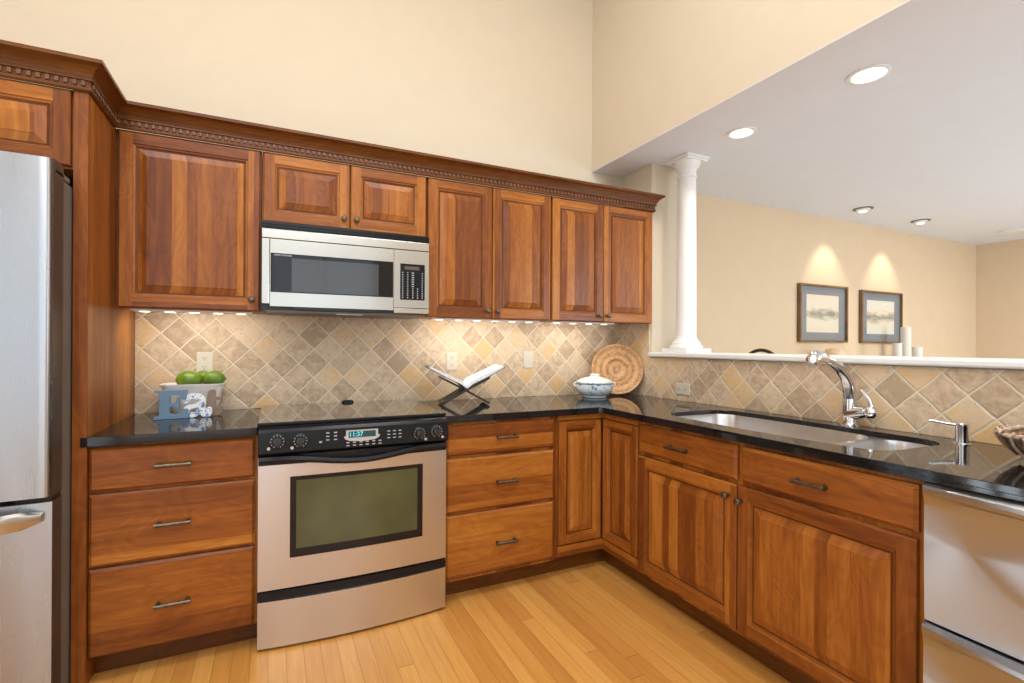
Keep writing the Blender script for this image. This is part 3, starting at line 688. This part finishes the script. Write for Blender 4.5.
# ------------------------------------------------------------------ column
t = thing('column', 'white round tapered column standing on the ledge at the wall corner', 'column', (.15, -.455, 1.155))
cx, cy = .15, -.455
def sq(mb, h, z0, z1): mb.box(cx-h, cx+h, cy-h, cy+h, z0, z1, white)
mb = MB(); sq(mb, .104, 1.1555, 1.180); mb.lathe((cx, cy, 0), [(.098, 1.180), (.101, 1.187), (.098, 1.196), (.090, 1.202), (.087, 1.208), (.088, 1.214), (.082, 1.222), (.075, 1.228), (.070, 1.236)], white, 40); mb.build('base', t, bevel=.002)
MB().lathe((cx, cy, 0), [(.070, 1.236), (.063, 1.25), (.0615, 1.27), (.061, 1.5), (.059, 1.8), (.056, 2.1), (.054, 2.25)], white, 48).build('shaft', t)
mb = MB().lathe((cx, cy, 0), [(.054, 2.25), (.060, 2.252), (.061, 2.262), (.055, 2.266), (.056, 2.305), (.062, 2.312), (.074, 2.325), (.080, 2.345), (.082, 2.352)], white, 40); sq(mb, .086, 2.352, 2.366); sq(mb, .092, 2.366, 2.3795); mb.build('capital', t, bevel=.002)

# ------------------------------------------------------------------ recessed lights
def can(x, y, z, r, label):
    t = thing('recessed_light', label, 'ceiling light', (x, y, z-.004), 'recessed ceiling lights')
    mb = MB().lathe((x, y, z), [(r+.016, -.0005), (r+.016, -.005), (r, -.007), (r-.002, -.0005)], white, 32, cap0=False, cap1=False); mb.build('trim_ring', t)
    MB().lathe((x, y, z), [(r-.003, -.0005), (r-.003, -.003), (.01, -.0035)], glow, 32).build('lamp', t)
    light('recessed_glow', 'SPOT', (x, y, z-.02), 13, (1, .93, .82), spot_size=2.4, spot_blend=.8, shadow_soft_size=.05, target=(x, y, 0))
can(.122, -.872, ZH-.004, .058, 'round recessed light in the white soffit nearer the column')
can(.117, -1.510, ZH-.004, .063, 'round recessed light in the white soffit farther from the column')
for x, lb in ((2.46, 'small tilted eyeball ceiling light above the left framed picture'), (3.39, 'small tilted eyeball ceiling light above the right framed picture')):
    yy = -.225; t = thing('eyeball_light', lb, 'ceiling light', (x, yy, ZL-.01), 'eyeball lights in the far ceiling')
    MB().lathe((x, yy, ZL), [(.075, -.0005), (.075, -.006), (.058, -.008), (.056, -.0005)], grey, 28, cap0=False, cap1=False).build('trim_ring', t)
    MB().lathe((x, yy, ZL), [(.055, -.0005), (.05, -.015), (.035, -.024), (.03, -.025)], white, 24).build('eyeball', t)
    MB().lathe((x, yy, ZL), [(.029, -.0252), (.027, -.028), (.002, -.029)], glow, 20).build('lamp', t)
    light('eyeball_glow', 'SPOT', (x, yy, ZL-.05), 15, (1, .84, .62), spot_size=1.15, spot_blend=.7, shadow_soft_size=.03, target=(x, .10, 1.72))
x, yy = 4.75, -.42; t = thing('ceiling_disc', 'flat round white ceiling disc in the far corner of the next room', 'ceiling disc', (x, yy, ZL-.008))  # plain round disc on the ceiling, no function modelled
MB().lathe((x, yy, ZL), [(.13, -.0005), (.13, -.008), (.11, -.012), (.01, -.012)], white, 32).build('cover', t)
light('living_fill', 'AREA', (3.6, -2.6, ZL-.03), 62, (1, .95, .88), 1.2, 1.2, (3.6, -2.6, 0))  # unseen fill lamp without a fixture, added to brighten the next room

# ------------------------------------------------------------------ pictures
def art(name, seed, pinkish):
    t = NT(name, .5); p, P = t.pos()
    q = t.xyz(t.math('MULTIPLY', p[0], 5.), seed, t.math('MULTIPLY', p[2], 16.)); n = t.noise(q, 1., 4, 1.)
    band = t.math('SUBTRACT', 1., t.math('MULTIPLY', t.math('ABSOLUTE', t.math('SUBTRACT', p[2], 1.50)), 7.))
    v = t.math('MULTIPLY', n, t.math('MAXIMUM', band, 0.))
    t.set('Base Color', t.ramp(v, [(0, pinkish), (.28, (.78, .74, .62)), (.42, (.55, .50, .36)), (.60, (.25, .27, .27))])); return t.m
gold = plain('bronze_gold_frame', (.20, .12, .05), .4, .3, var=.2); matb = plain('slate_blue_mat', (.20, .235, .28), .7)
pane_glass = NT('picture_glass', .03)
pane_glass.t.links.new(pane_glass.n('ShaderNodeMixShader', {0: .07, 1: pane_glass.n('ShaderNodeBsdfTransparent').outputs[0], 2: pane_glass.n('ShaderNodeBsdfGlossy', {'Roughness': .04}).outputs[0]}).outputs[0], pane_glass.N['Material Output'].inputs[0])
for a, b_, z0, z1, lb, m in ((2.062, 2.770, 1.238, 1.770, 'framed pale landscape print with a grey mat, nearer the column', art('sketch_left', 1.3, (.80, .72, .60))), (2.995, 3.705, 1.236, 1.757, 'framed pale landscape print with a grey mat, nearer the far corner', art('sketch_right', 7.7, (.74, .76, .68)))):
    t = thing('framed_picture', lb, 'picture', ((a+b_)/2, .07, z0), 'framed pictures on the far wall')
    fr = [(a, z0), (b_, z0), (b_, z1), (a, z1)]; w_ = .018; w2 = .092
    inn = [(a+w_, z0+w_), (b_-w_, z0+w_), (b_-w_, z1-w_), (a+w_, z1-w_)]
    tf = lambda p: (p[0], .0995 - p[2], p[1])
    MB().poly(fr, [inn], 0, .035, gold, tf).build('frame', t, bevel=.003)
    i2 = [(a+w2+.02, z0+w2), (b_-w2-.02, z0+w2), (b_-w2-.02, z1-w2), (a+w2+.02, z1-w2)]
    MB().poly(inn, [i2], 0, .014, matb, tf).build('mat_board', t)
    MB().poly(i2, [], 0, .011, m, tf).build('print', t)
    t_ = pane_glass; 
    MB().poly(inn, [], .017, .018, t_.m, tf).build('glass', t)

# ------------------------------------------------------------------ outlets
ivory = plain('ivory_plastic', (.62, .58, .48), .35, var=.02); dark = plain('slot_dark', (.03, .025, .02), .6)
def outlet(F, a, z, label, horiz=False, blank=False, w=.034, h=.054):
    t = thing('wall_outlet', label, 'outlet', F(a, z, .012), 'outlets in the tile backsplash')
    if horiz: w, h = h, w
    c = [[F(x, y_, d) for x, y_ in rrect(a-w+i, a+w-i, z-h+i, z+h-i, .004, 3)] for i, d in ((0, .0122), (0, .016), (.003, .018))]
    pl = MB().loops(c, ivory, smooth=False).build('cover_plate', t)
    for s_ in (-1, 1):
        q = (s_*.022, 0) if horiz else (0, s_*.022); mb = MB()
        c = [[F(a+q[0]+x, z+q[1]+y_, d) for x, y_ in rrect(-.0145, .0145, -.0135, .0135, .005, 3)] for d in (.018, .0193)]
        mb.loops(c, ivory, smooth=False)
        if not blank:
            for (ox, oz, ww, hh) in ((-.006, .004, .0012, .004), (.006, .004, .0012, .003), (0, -.006, .0022, .0022)):
                if horiz: ox, oz, ww, hh = oz, ox, hh, ww
                c = [[F(a+q[0]+ox+x, z+q[1]+oz+y_, d) for x, y_ in ((-ww, -hh), (ww, -hh), (ww, hh), (-ww, hh))] for d in (.0193, .0196)]
                mb.loops(c, dark, smooth=False)
        mb.build('socket', t)
TB, TS = FR('b', 0), FR('s', 0)
outlet(TB, -2.523, 1.100, 'ivory outlet on the tile just above the green fruit')
outlet(TB, -1.261, 1.098, 'ivory outlet on the tile above the open book')
outlet(TB, -.747, 1.103, 'ivory outlet on the tile between the book and the lidded bowl', blank=True)
outlet(TS, -.590, .940, 'ivory horizontal outlet low on the tile left of the sink', horiz=True)

# ------------------------------------------------------------------ counter objects
blue = plain('slate_blue_paint', (.13, .22, .32), .55, var=.06); 
def spots():
    t = NT('blue_flowers_on_white', .45); p, P = t.pos()
    n = t.noise(P, 75., 2, .8); t.set('Base Color', t.ramp(n, [(.34, (.08, .15, .32)), (.42, (.40, .50, .66)), (.48, (.80, .84, .88))])); return t.m
# E
yE = -.255
def mapf(cx, cz, s, y_): return lambda p: (cx + p[0]*s, y_ - p[2], cz + p[1]*s)
E = [(0, 0), (1, 0), (1.08, .30), (.96, .30), (.82, .13), (.52, .13), (.52, .44), (.66, .44), (.70, .34), (.78, .34), (.78, .66), (.70, .66), (.66, .56), (.52, .56), (.52, .87), (.80, .87), (.94, .72), (1.04, .72), (1.0, 1), (0, 1), (0, .90), (.14, .90), (.14, .10), (0, .10)]
E = [(0, 0), (1.08, 0), (1.08, .06), (1.02, .34), (.90, .34), (.84, .24), (.72, .17), (.60, .15), (.50, .17), (.46, .22), (.46, .42), (.58, .45), (.66, .40), (.68, .34), (.76, .34), (.76, .74), (.68, .74), (.66, .62), (.58, .54), (.46, .53), (.46, .82), (.62, .83), (.76, .80), (.86, .66), (.97, .66), (1.0, 1), (0, 1), (0, .92), (.14, .89), (.14, .12), (-.02, .10)]
tag(MB().poly([(x*.118, y_*.124) for x, y_ in E], [], 0, .022, blue, lambda p: (-2.677 + p[0], yE - p[2] + p[0]*.12, CT + .0005 + p[1])).build('letter_sign', bevel=.0015), 'slate blue wooden letter E standing on the counter before the fruit bowl', 'letter', 'wooden letters spelling eat')
def stroke(pts, r, y0, y1, m, tf):
    # thick ribbon following a path
    mb = MB(); n = len(pts)
    L, R = [], []
    for i in range(n):
        a = Vector(pts[max(i-1, 0)]); b_ = Vector(pts[min(i+1, n-1)]); e = (b_-a).normalized(); nn = Vector((-e.y, e.x)); rr = r[i] if isinstance(r, list) else r
        L.append(Vector(pts[i]) + nn*rr); R.append(Vector(pts[i]) - nn*rr)
    def capf(c, e, rr): a0 = math.atan2(e.y, e.x); return [(c.x + rr*math.cos(a0 + math.pi/2 - math.pi*k/8), c.y + rr*math.sin(a0 + math.pi/2 - math.pi*k/8)) for k in range(1, 8)]
    rr0 = r[0] if isinstance(r, list) else r; rr1 = r[-1] if isinstance(r, list) else r
    e1 = (Vector(pts[-1])-Vector(pts[-2])).normalized(); e0 = (Vector(pts[0])-Vector(pts[1])).normalized()
    ring_ = [tuple(p) for p in L] + capf(Vector(pts[-1]), e1, rr1) + [tuple(p) for p in reversed(R)] + capf(Vector(pts[0]), e0, rr0)
    return ring_
def smooth_path(P, k=5):
    out = []
    for i in range(len(P)-1):
        p0, p1, p2, p3 = [Vector(P[max(0, min(len(P)-1, i+j))]) for j in (-1, 0, 1, 2)]
        for s_ in range(k):
            u = s_/k; out.append(tuple(.5*((2*p1) + (p2-p0)*u + (2*p0-5*p1+4*p2-p3)*u*u + (3*p1-p0-3*p2+p3)*u**3)))
    out.append(tuple(P[-1])); return out
ya = -.238; mb = MB(); fl = spots(); tfa = lambda p: (-2.588 + p[0]*.118, ya - p[2], CT + .0005 + p[1]*.105)
A1 = smooth_path([(.20, .72), (.24, .84), (.44, .90), (.66, .82), (.72, .62), (.70, .35), (.76, .15), (.90, .13), (.92, .30)], 4)
A2 = smooth_path([(.66, .54), (.44, .50), (.24, .40), (.20, .24), (.30, .13), (.46, .14), (.66, .30)], 4)
mb.poly(stroke(A1, .108, 0, 1, fl, None), [], 0, .020, fl, tfa); mb.poly(stroke(A2, .102, 0, 1, fl, None), [], .0005, .0195, fl, tfa)
tag(mb.build('letter_sign', weld=False), 'white letter a with blue flower pattern, middle letter beside the blue E', 'letter', 'wooden letters spelling eat')
taupe = plain('taupe_wood', (.23, .165, .12), .6, var=.15, scale=40)
T_ = [(.10, .9), (.16, .96), (.25, .99), (.45, 1), (.58, .97), (.58, .72), (.98, .70), (.98, .61), (.58, .58), (.60, .28), (.66, .20), (.76, .21), (.80, .34), (.98, .36), (1, .20), (.90, .06), (.65, 0), (.35, .01), (.12, .10), (.0, .28), (0, .5), (.05, .7)]
mb = MB().poly(T_, [], 0, .018, taupe, lambda p: (-2.4935 + p[0]*.066, -.205 - p[2], CT + .0005 + p[1]*.118))
tag(mb.build('letter_sign', weld=False), 'taupe brown wooden letter t, rightmost of the three letters', 'letter', 'wooden letters spelling eat')
# white oblong bowl
porc = plain('white_porcelain', (.80, .78, .74), .25, var=.02)
def ob(cx, cy, z, hx, hy, r=.03): return [(x, y_, z) for x, y_ in rrect(cx-hx, cx+hx, cy-hy, cy+hy, min(r, hy*.9), 6)]
bx, by = -2.553, -.105
mb = MB().loops([ob(bx, by, CT+.0005, .08, .04), ob(bx, by, CT+.01, .088, .045), ob(bx, by, .93, .104, .056), ob(bx, by, 1.000, .118, .068), ob(bx, by, 1.006, .128, .072), ob(bx, by, 1.010, .128, .072), ob(bx, by, 1.006, .118, .064), ob(bx, by, .93, .098, .050), ob(bx, by, .89, .08, .036)], porc)
tag(mb.build('serving_bowl'), 'oblong white porcelain bowl holding green fruit, behind the letters', 'bowl')
def lime():
    t = NT('green_fruit_skin', .3); p, P = t.pos(); n = t.noise(P, 16., 3); t.set('Base Color', t.ramp(n, [(.32, (.08, .15, .012)), (.6, (.17, .27, .018)), (.75, (.36, .40, .07))])); return t.m
lg = lime(); stemm = plain('fruit_stem', (.12, .08, .02), .7)
def fruit(x, y_, z, r, ax, lb, sq_=.92):
    t = thing('green_fruit', lb, 'fruit', (x, y_, z), 'green fruit in the white bowl'); pr = []
    for i in range(17):
        a = -math.pi/2 + math.pi*i/16; pr.append((max(.0008, r*math.cos(a)), r*1.12*math.sin(a) * (1 + .05*(i in (0, 16)))))
    MB().lathe((x, y_, z), pr, lg, 28, ax=ax, flat=sq_).build('flesh', t)
    e = {'x': Vector((1, 0, 0)), 'y': Vector((0, 1, 0))}[ax] * r * 1.12
    MB().tube([Vector((x, y_, z)) + e*.99, Vector((x, y_, z)) + e*1.1], .004, stemm, 8).build('stem_end', t)
fruit(-2.574, -.116, 1.028, .046, 'x', 'green fruit at the left end of the white bowl')
fruit(-2.524, -.062, 1.040, .030, 'x', 'green fruit tucked behind, in the middle of the white bowl')
fruit(-2.474, -.112, 1.029, .042, 'x', 'green fruit at the right end of the white bowl')

# book on a folding stand
t = thing('book_stand', 'dark wooden X-shaped folding book stand on the counter right of the range', 'book stand', (-1.26, -.23, CT))
ang = math.atan2(-.173, .242) * .30; ca, sa = math.cos(ang), math.sin(ang); bc = Vector((-1.265, -.228))
def W_(a, b_, z): return (bc.x + a*ca - b_*sa, bc.y + a*sa + b_*ca, CT + z)
dw = plain('dark_walnut', (.040, .028, .024), .4, var=.2)
def board(a0, z0, a1, z1, th, b0, b1, m):
    e = Vector((a1-a0, z1-z0)).normalized(); n_ = Vector((-e.y, e.x)) * th/2
    c = [(a0+n_.x, z0+n_.y), (a1+n_.x, z1+n_.y), (a1-n_.x, z1-n_.y), (a0-n_.x, z0-n_.y)]
    return [[W_(a, b_, z) for a, z in c] for b_ in (b0, b1)]
for s_ in (-1, 1):
    mb = MB()
    strips = [(-.08, -.052), (-.018, .018), (.052, .08)] if s_ > 0 else [(-.05, -.02), (.02, .05)]
    for b0, b1 in strips: mb.loops(board(-s_*.128, .009, s_*.022, .082+.012, .011, b0, b1, dw), dw, smooth=False)
    mb.loops(board(-s_*.130, .009, -s_*.110, .019, .012, -.08, .08, dw), dw, smooth=False)
    mb.loops(board(s_*.020, .092, s_*.130, .148, .011, -.08, .08, dw), dw, smooth=False)
    mb.build('stand_leaf', t, weld=False)
t = thing('open_book', 'open book lying on the dark X-shaped stand', 'book', W_(0, 0, .10))
paper = plain('book_paper', (.80, .81, .84), .6, var=.02); cover = plain('book_cover', (.10, .12, .16), .5)
def pagetext():
    t_ = NT('printed_page', .6); p, P = t_.pos(); t_.set('Base Color', t_.ramp(t_.noise(P, 160., 1), [(.38, (.62, .64, .68)), (.5, (.82, .83, .86))])); return t_.m
pt = pagetext()
for s_ in (-1, 1):
    prof = [(s_*.004, .088), (s_*.03, .110), (s_*.10, .143), (s_*.20, .196)]
    th = [.004, .018, .016, .010]
    top = [(a, z + q) for (a, z), q in zip(prof, [.010, .020, .018, .011])]
    L = prof + top[::-1]
    MB().loops([[W_(a, b_, z+.007) for a, z in L] for b_ in (-.105, .105)], pt, smooth=False).build('page_block', t)
    c = [(a*1.0 + (s_*.008 if i == 3 else 0), z + (.004 if i == 3 else 0)) for i, (a, z) in enumerate(prof)]
    L = c + [(a, z - .004) for a, z in c[::-1]]
    MB().loops([[W_(a, b_, z+.0065) for a, z in L] for b_ in (-.110, .110)], cover, smooth=False).build('book_cover', t)

# lidded bowl
def bluewhite():
    t_ = NT('blue_white_glaze', .18); p, P = t_.pos(); 
    n = t_.noise(P, 30., 3, 1.5); z = t_.ramp(n, [(.34, (.12, .19, .32)), (.39, (.42, .52, .62)), (.45, (.60, .68, .74))]); t_.set('Base Color', z); return t_.m
bw = bluewhite(); cx, cy = -.378, -.215
t = thing('tureen', 'blue and white lidded porcelain tureen in front of the woven tray', 'tureen', (cx, cy, CT))
MB().lathe((cx, cy, CT+.0005), [(.072, 0), (.076, .004), (.072, .012), (.095, .022), (.111, .045), (.115, .066), (.110, .084), (.119, .094), (.118, .098), (.106, .098)], bw, 40).build('bowl', t)
MB().lathe((cx, cy, CT), [(.108, .0985), (.108, .103), (.095, .113), (.060, .124), (.034, .130), (.030, .133), (.028, .138), (.031, .144), (.022, .148), (.002, .149)], porc, 40).build('lid', t)
for s_ in (-1, 1):
    e = Vector((.907, -.42, 0)) * s_; c = Vector((cx, cy, CT+.082))
    MB().tube([c + e*.110 + Vector((0, 0, .010)), c + e*.124 + Vector((0, 0, .010)), c + e*.130, c + e*.124 - Vector((0, 0, .012)), c + e*.110 - Vector((0, 0, .014))], .006, porc, 10).build('handle', t)

# round woven tray leaning in the corner
wk = wicker('woven_rattan', (.34, .16, .06), (.62, .37, .175), 60., 150.)
mb = MB().lathe((0, 0, 0), [(.002, .010), (.05, .011), (.066, .014), (.072, .017), (.078, .013), (.11, .012), (.135, .022), (.158, .034), (.167, .036), (.168, .030), (.160, .024), (.135, .010), (.08, .001), (.002, 0)], wk, 56)
o = mb.build('woven_tray'); nrm = Vector((-.50, -.86, .24)).normalized()
o.rotation_euler = nrm.to_track_quat('Z', 'Y').to_euler(); o.location = (-.150, -.146, CT + .1665)
tag(o, 'round woven rattan tray leaning against the tile in the corner', 'tray')

# basket at the right
bkm = wicker('twig_basket', (.07, .035, .016), (.40, .26, .16), 120.); rimm = plain('basket_rim', (.55, .42, .32), .6, var=.3, scale=90)
cx, cy = -.225, -2.215
t = thing('basket', 'round woven twig basket on the granite at the right edge', 'basket', (cx, cy, CT))
pr = [(.060, 0), (.085, .006), (.115, .025), (.14, .05), (.155, .078), (.150, .080), (.135, .053), (.11, .030), (.08, .012), (.02, .008)]
MB().lathe((cx, cy, CT+.0005), pr, bkm, 44).build('basket_body', t)
mb = MB()
mb.tube([(cx + (.152+.003*math.sin(9*a))*math.cos(a), cy + (.152+.003*math.sin(9*a))*math.sin(a), CT+.081+.004*math.sin(7*a)) for a in [2*math.pi*i/60 for i in range(61)]], .0065, rimm, 8)
for k_ in range(26):
    a = 2*math.pi*k_/26; mb.tube([(cx + r*math.cos(a+da), cy + r*math.sin(a+da), CT+z) for r, z, da in ((.118, .022, 0), (.146, .05, .06), (.162, .078, .12), (.155, .09, .16))], .0042, rimm if k_ % 3 else bkm, 6)
mb.build('rim_weave', t, weld=False)
pc = plain('dried_pod_brown', (.26, .10, .05), .6, var=.5, scale=60)
for i, (dx, dy, r) in enumerate(((-.07, .03, .034), (-.02, .075, .03), (.0, -.01, .036), (.06, .04, .032), (-.055, -.06, .032), (.035, -.075, .033))):
    x, y_ = cx+dx, cy+dy; z = CT + .035 + r*.9
    mb = MB(); pr = []
    for q in range(13):
        a = -math.pi/2 + math.pi*q/12; pr.append((max(.001, r*math.cos(a)*(1+.12*math.sin(q*2.6))), r*1.1*math.sin(a)))
    mb.lathe((x, y_, z), pr, pc, 16)
    lbs = ['brown dried pod at the left side of the twig basket', 'brown dried pod near the wall side of the twig basket', 'brown dried pod in the centre of the twig basket', 'brown dried pod against the tile side of the basket', 'brown dried pod near the front left of the basket', 'brown dried pod at the right side of the twig basket']
    tag(mb.build('dried_pod', loc=(x, y_, z)), lbs[i], 'dried pod', 'dried pods in the basket')

# ------------------------------------------------------------------ next room things seen over the ledge
dkw = plain('dark_stool_wood', (.035, .022, .016), .4, var=.2); seatm = plain('stool_seat_leather', (.10, .055, .03), .5)
sx, sy = .72, -.44
t = thing('bar_stool', 'dark bar stool whose arched back shows just above the white ledge', 'stool', (sx, sy, 0))
MB().lathe((sx, sy, .70), [(.17, 0), (.18, .01), (.18, .035), (.165, .05), (.01, .052)], seatm, 28).build('seat', t)
for a, b_ in ((-1, -1), (-1, 1), (1, -1), (1, 1)): MB().tube([(sx+a*.10, sy+b_*.10, .70), (sx+a*.17, sy+b_*.17, .001)], [.018, .013], dkw, 10).build('leg', t)
c = [(sx+a*.137, sy+b_*.137, .28) for a, b_ in ((-1, -1), (-1, 1), (1, 1), (1, -1), (-1, -1))]
MB().tube(c, .009, dkw, 8).build('foot_rail', t)
ar = [(.10, -.135, .74), (.13, -.135, .95)] + [(.15, -.135*math.cos(a), 1.055 + .115*math.sin(a)) for a in [math.pi*i/16 for i in range(17)]] + [(.13, .135, .95), (.10, .135, .74)]
MB().tube([(sx+a, sy+b_, z) for a, b_, z in ar], .012, dkw, 10).build('backrest', t)
# sideboard with candle holders and small lamp
t = thing('sideboard', 'tall pale sideboard against the far wall, hidden below the ledge line', 'sideboard', (3.0, -.08, 0))
MB().box(2.05, 3.85, -.25, .085, .06, 1.06, white).build('cabinet_box', t, bevel=.004)
MB().box(2.03, 3.87, -.27, .09, 1.06, 1.085, white).build('top', t, bevel=.004)
for a in (2.07, 2.67, 3.27): MB().box(a, a+.56, -.262, -.2505, .09, 1.03, white).build('door', t, bevel=.003)
cg = NT('frosted_candle_glass', .3, base=(.93, .89, .82)); cg.b.inputs['Transmission Weight'].default_value = .2; cg.b.inputs['IOR'].default_value = 1.2; cg = cg.m
wax = plain('candle_wax', (.85, .76, .62), .5, var=.02)
for x, y_, r, h, lb in ((3.105, -.19, .036, .150, 'short pale glass candle holder left of the tall one'), (3.44, -.10, .041, .308, 'tall pale glass candle holder on the sideboard'), (3.605, -.12, .042, .115, 'short wide pale glass candle holder right of the tall one')):
    y_ = y_; x -= .03
    t = thing('candle_holder', lb, 'candle holder', (x, y_, 1.0855), 'candle holders beside the framed pictures')
    MB().lathe((x, y_, 1.0855), [(r*.8, 0), (r*.85, .004), (r, .03), (r, h-.003), (r-.003, h), (r-.005, h-.003), (r-.005, .02)], cg, 28).build('glass', t)
    MB().lathe((x, y_, 1.0855), [(r*.6, .021), (r*.6, h*.55), (r*.5, h*.57)], wax, 20).build('candle', t)
lx, ly = 2.235, -.12; peach = plain('peach_lampshade', (.86, .62, .42), .6, var=.02); 
t = thing('dome_lamp', 'small lamp with a pale peach domed shade peeking over the ledge', 'lamp', (lx, ly, 1.0855))
MB().lathe((lx, ly, 1.0855), [(.05, 0), (.05, .008), (.012, .014), (.01, .03)], gold, 20).build('base', t)
MB().lathe((lx, ly, 1.0855), [(.083, .022), (.085, .03), (.082, .05), (.072, .072), (.055, .09), (.03, .1), (.002, .103)], peach, 32, cap0=False).build('lamp_shade', t)

for o in bpy.data.objects:
    if '_b' in o: del o['_b']
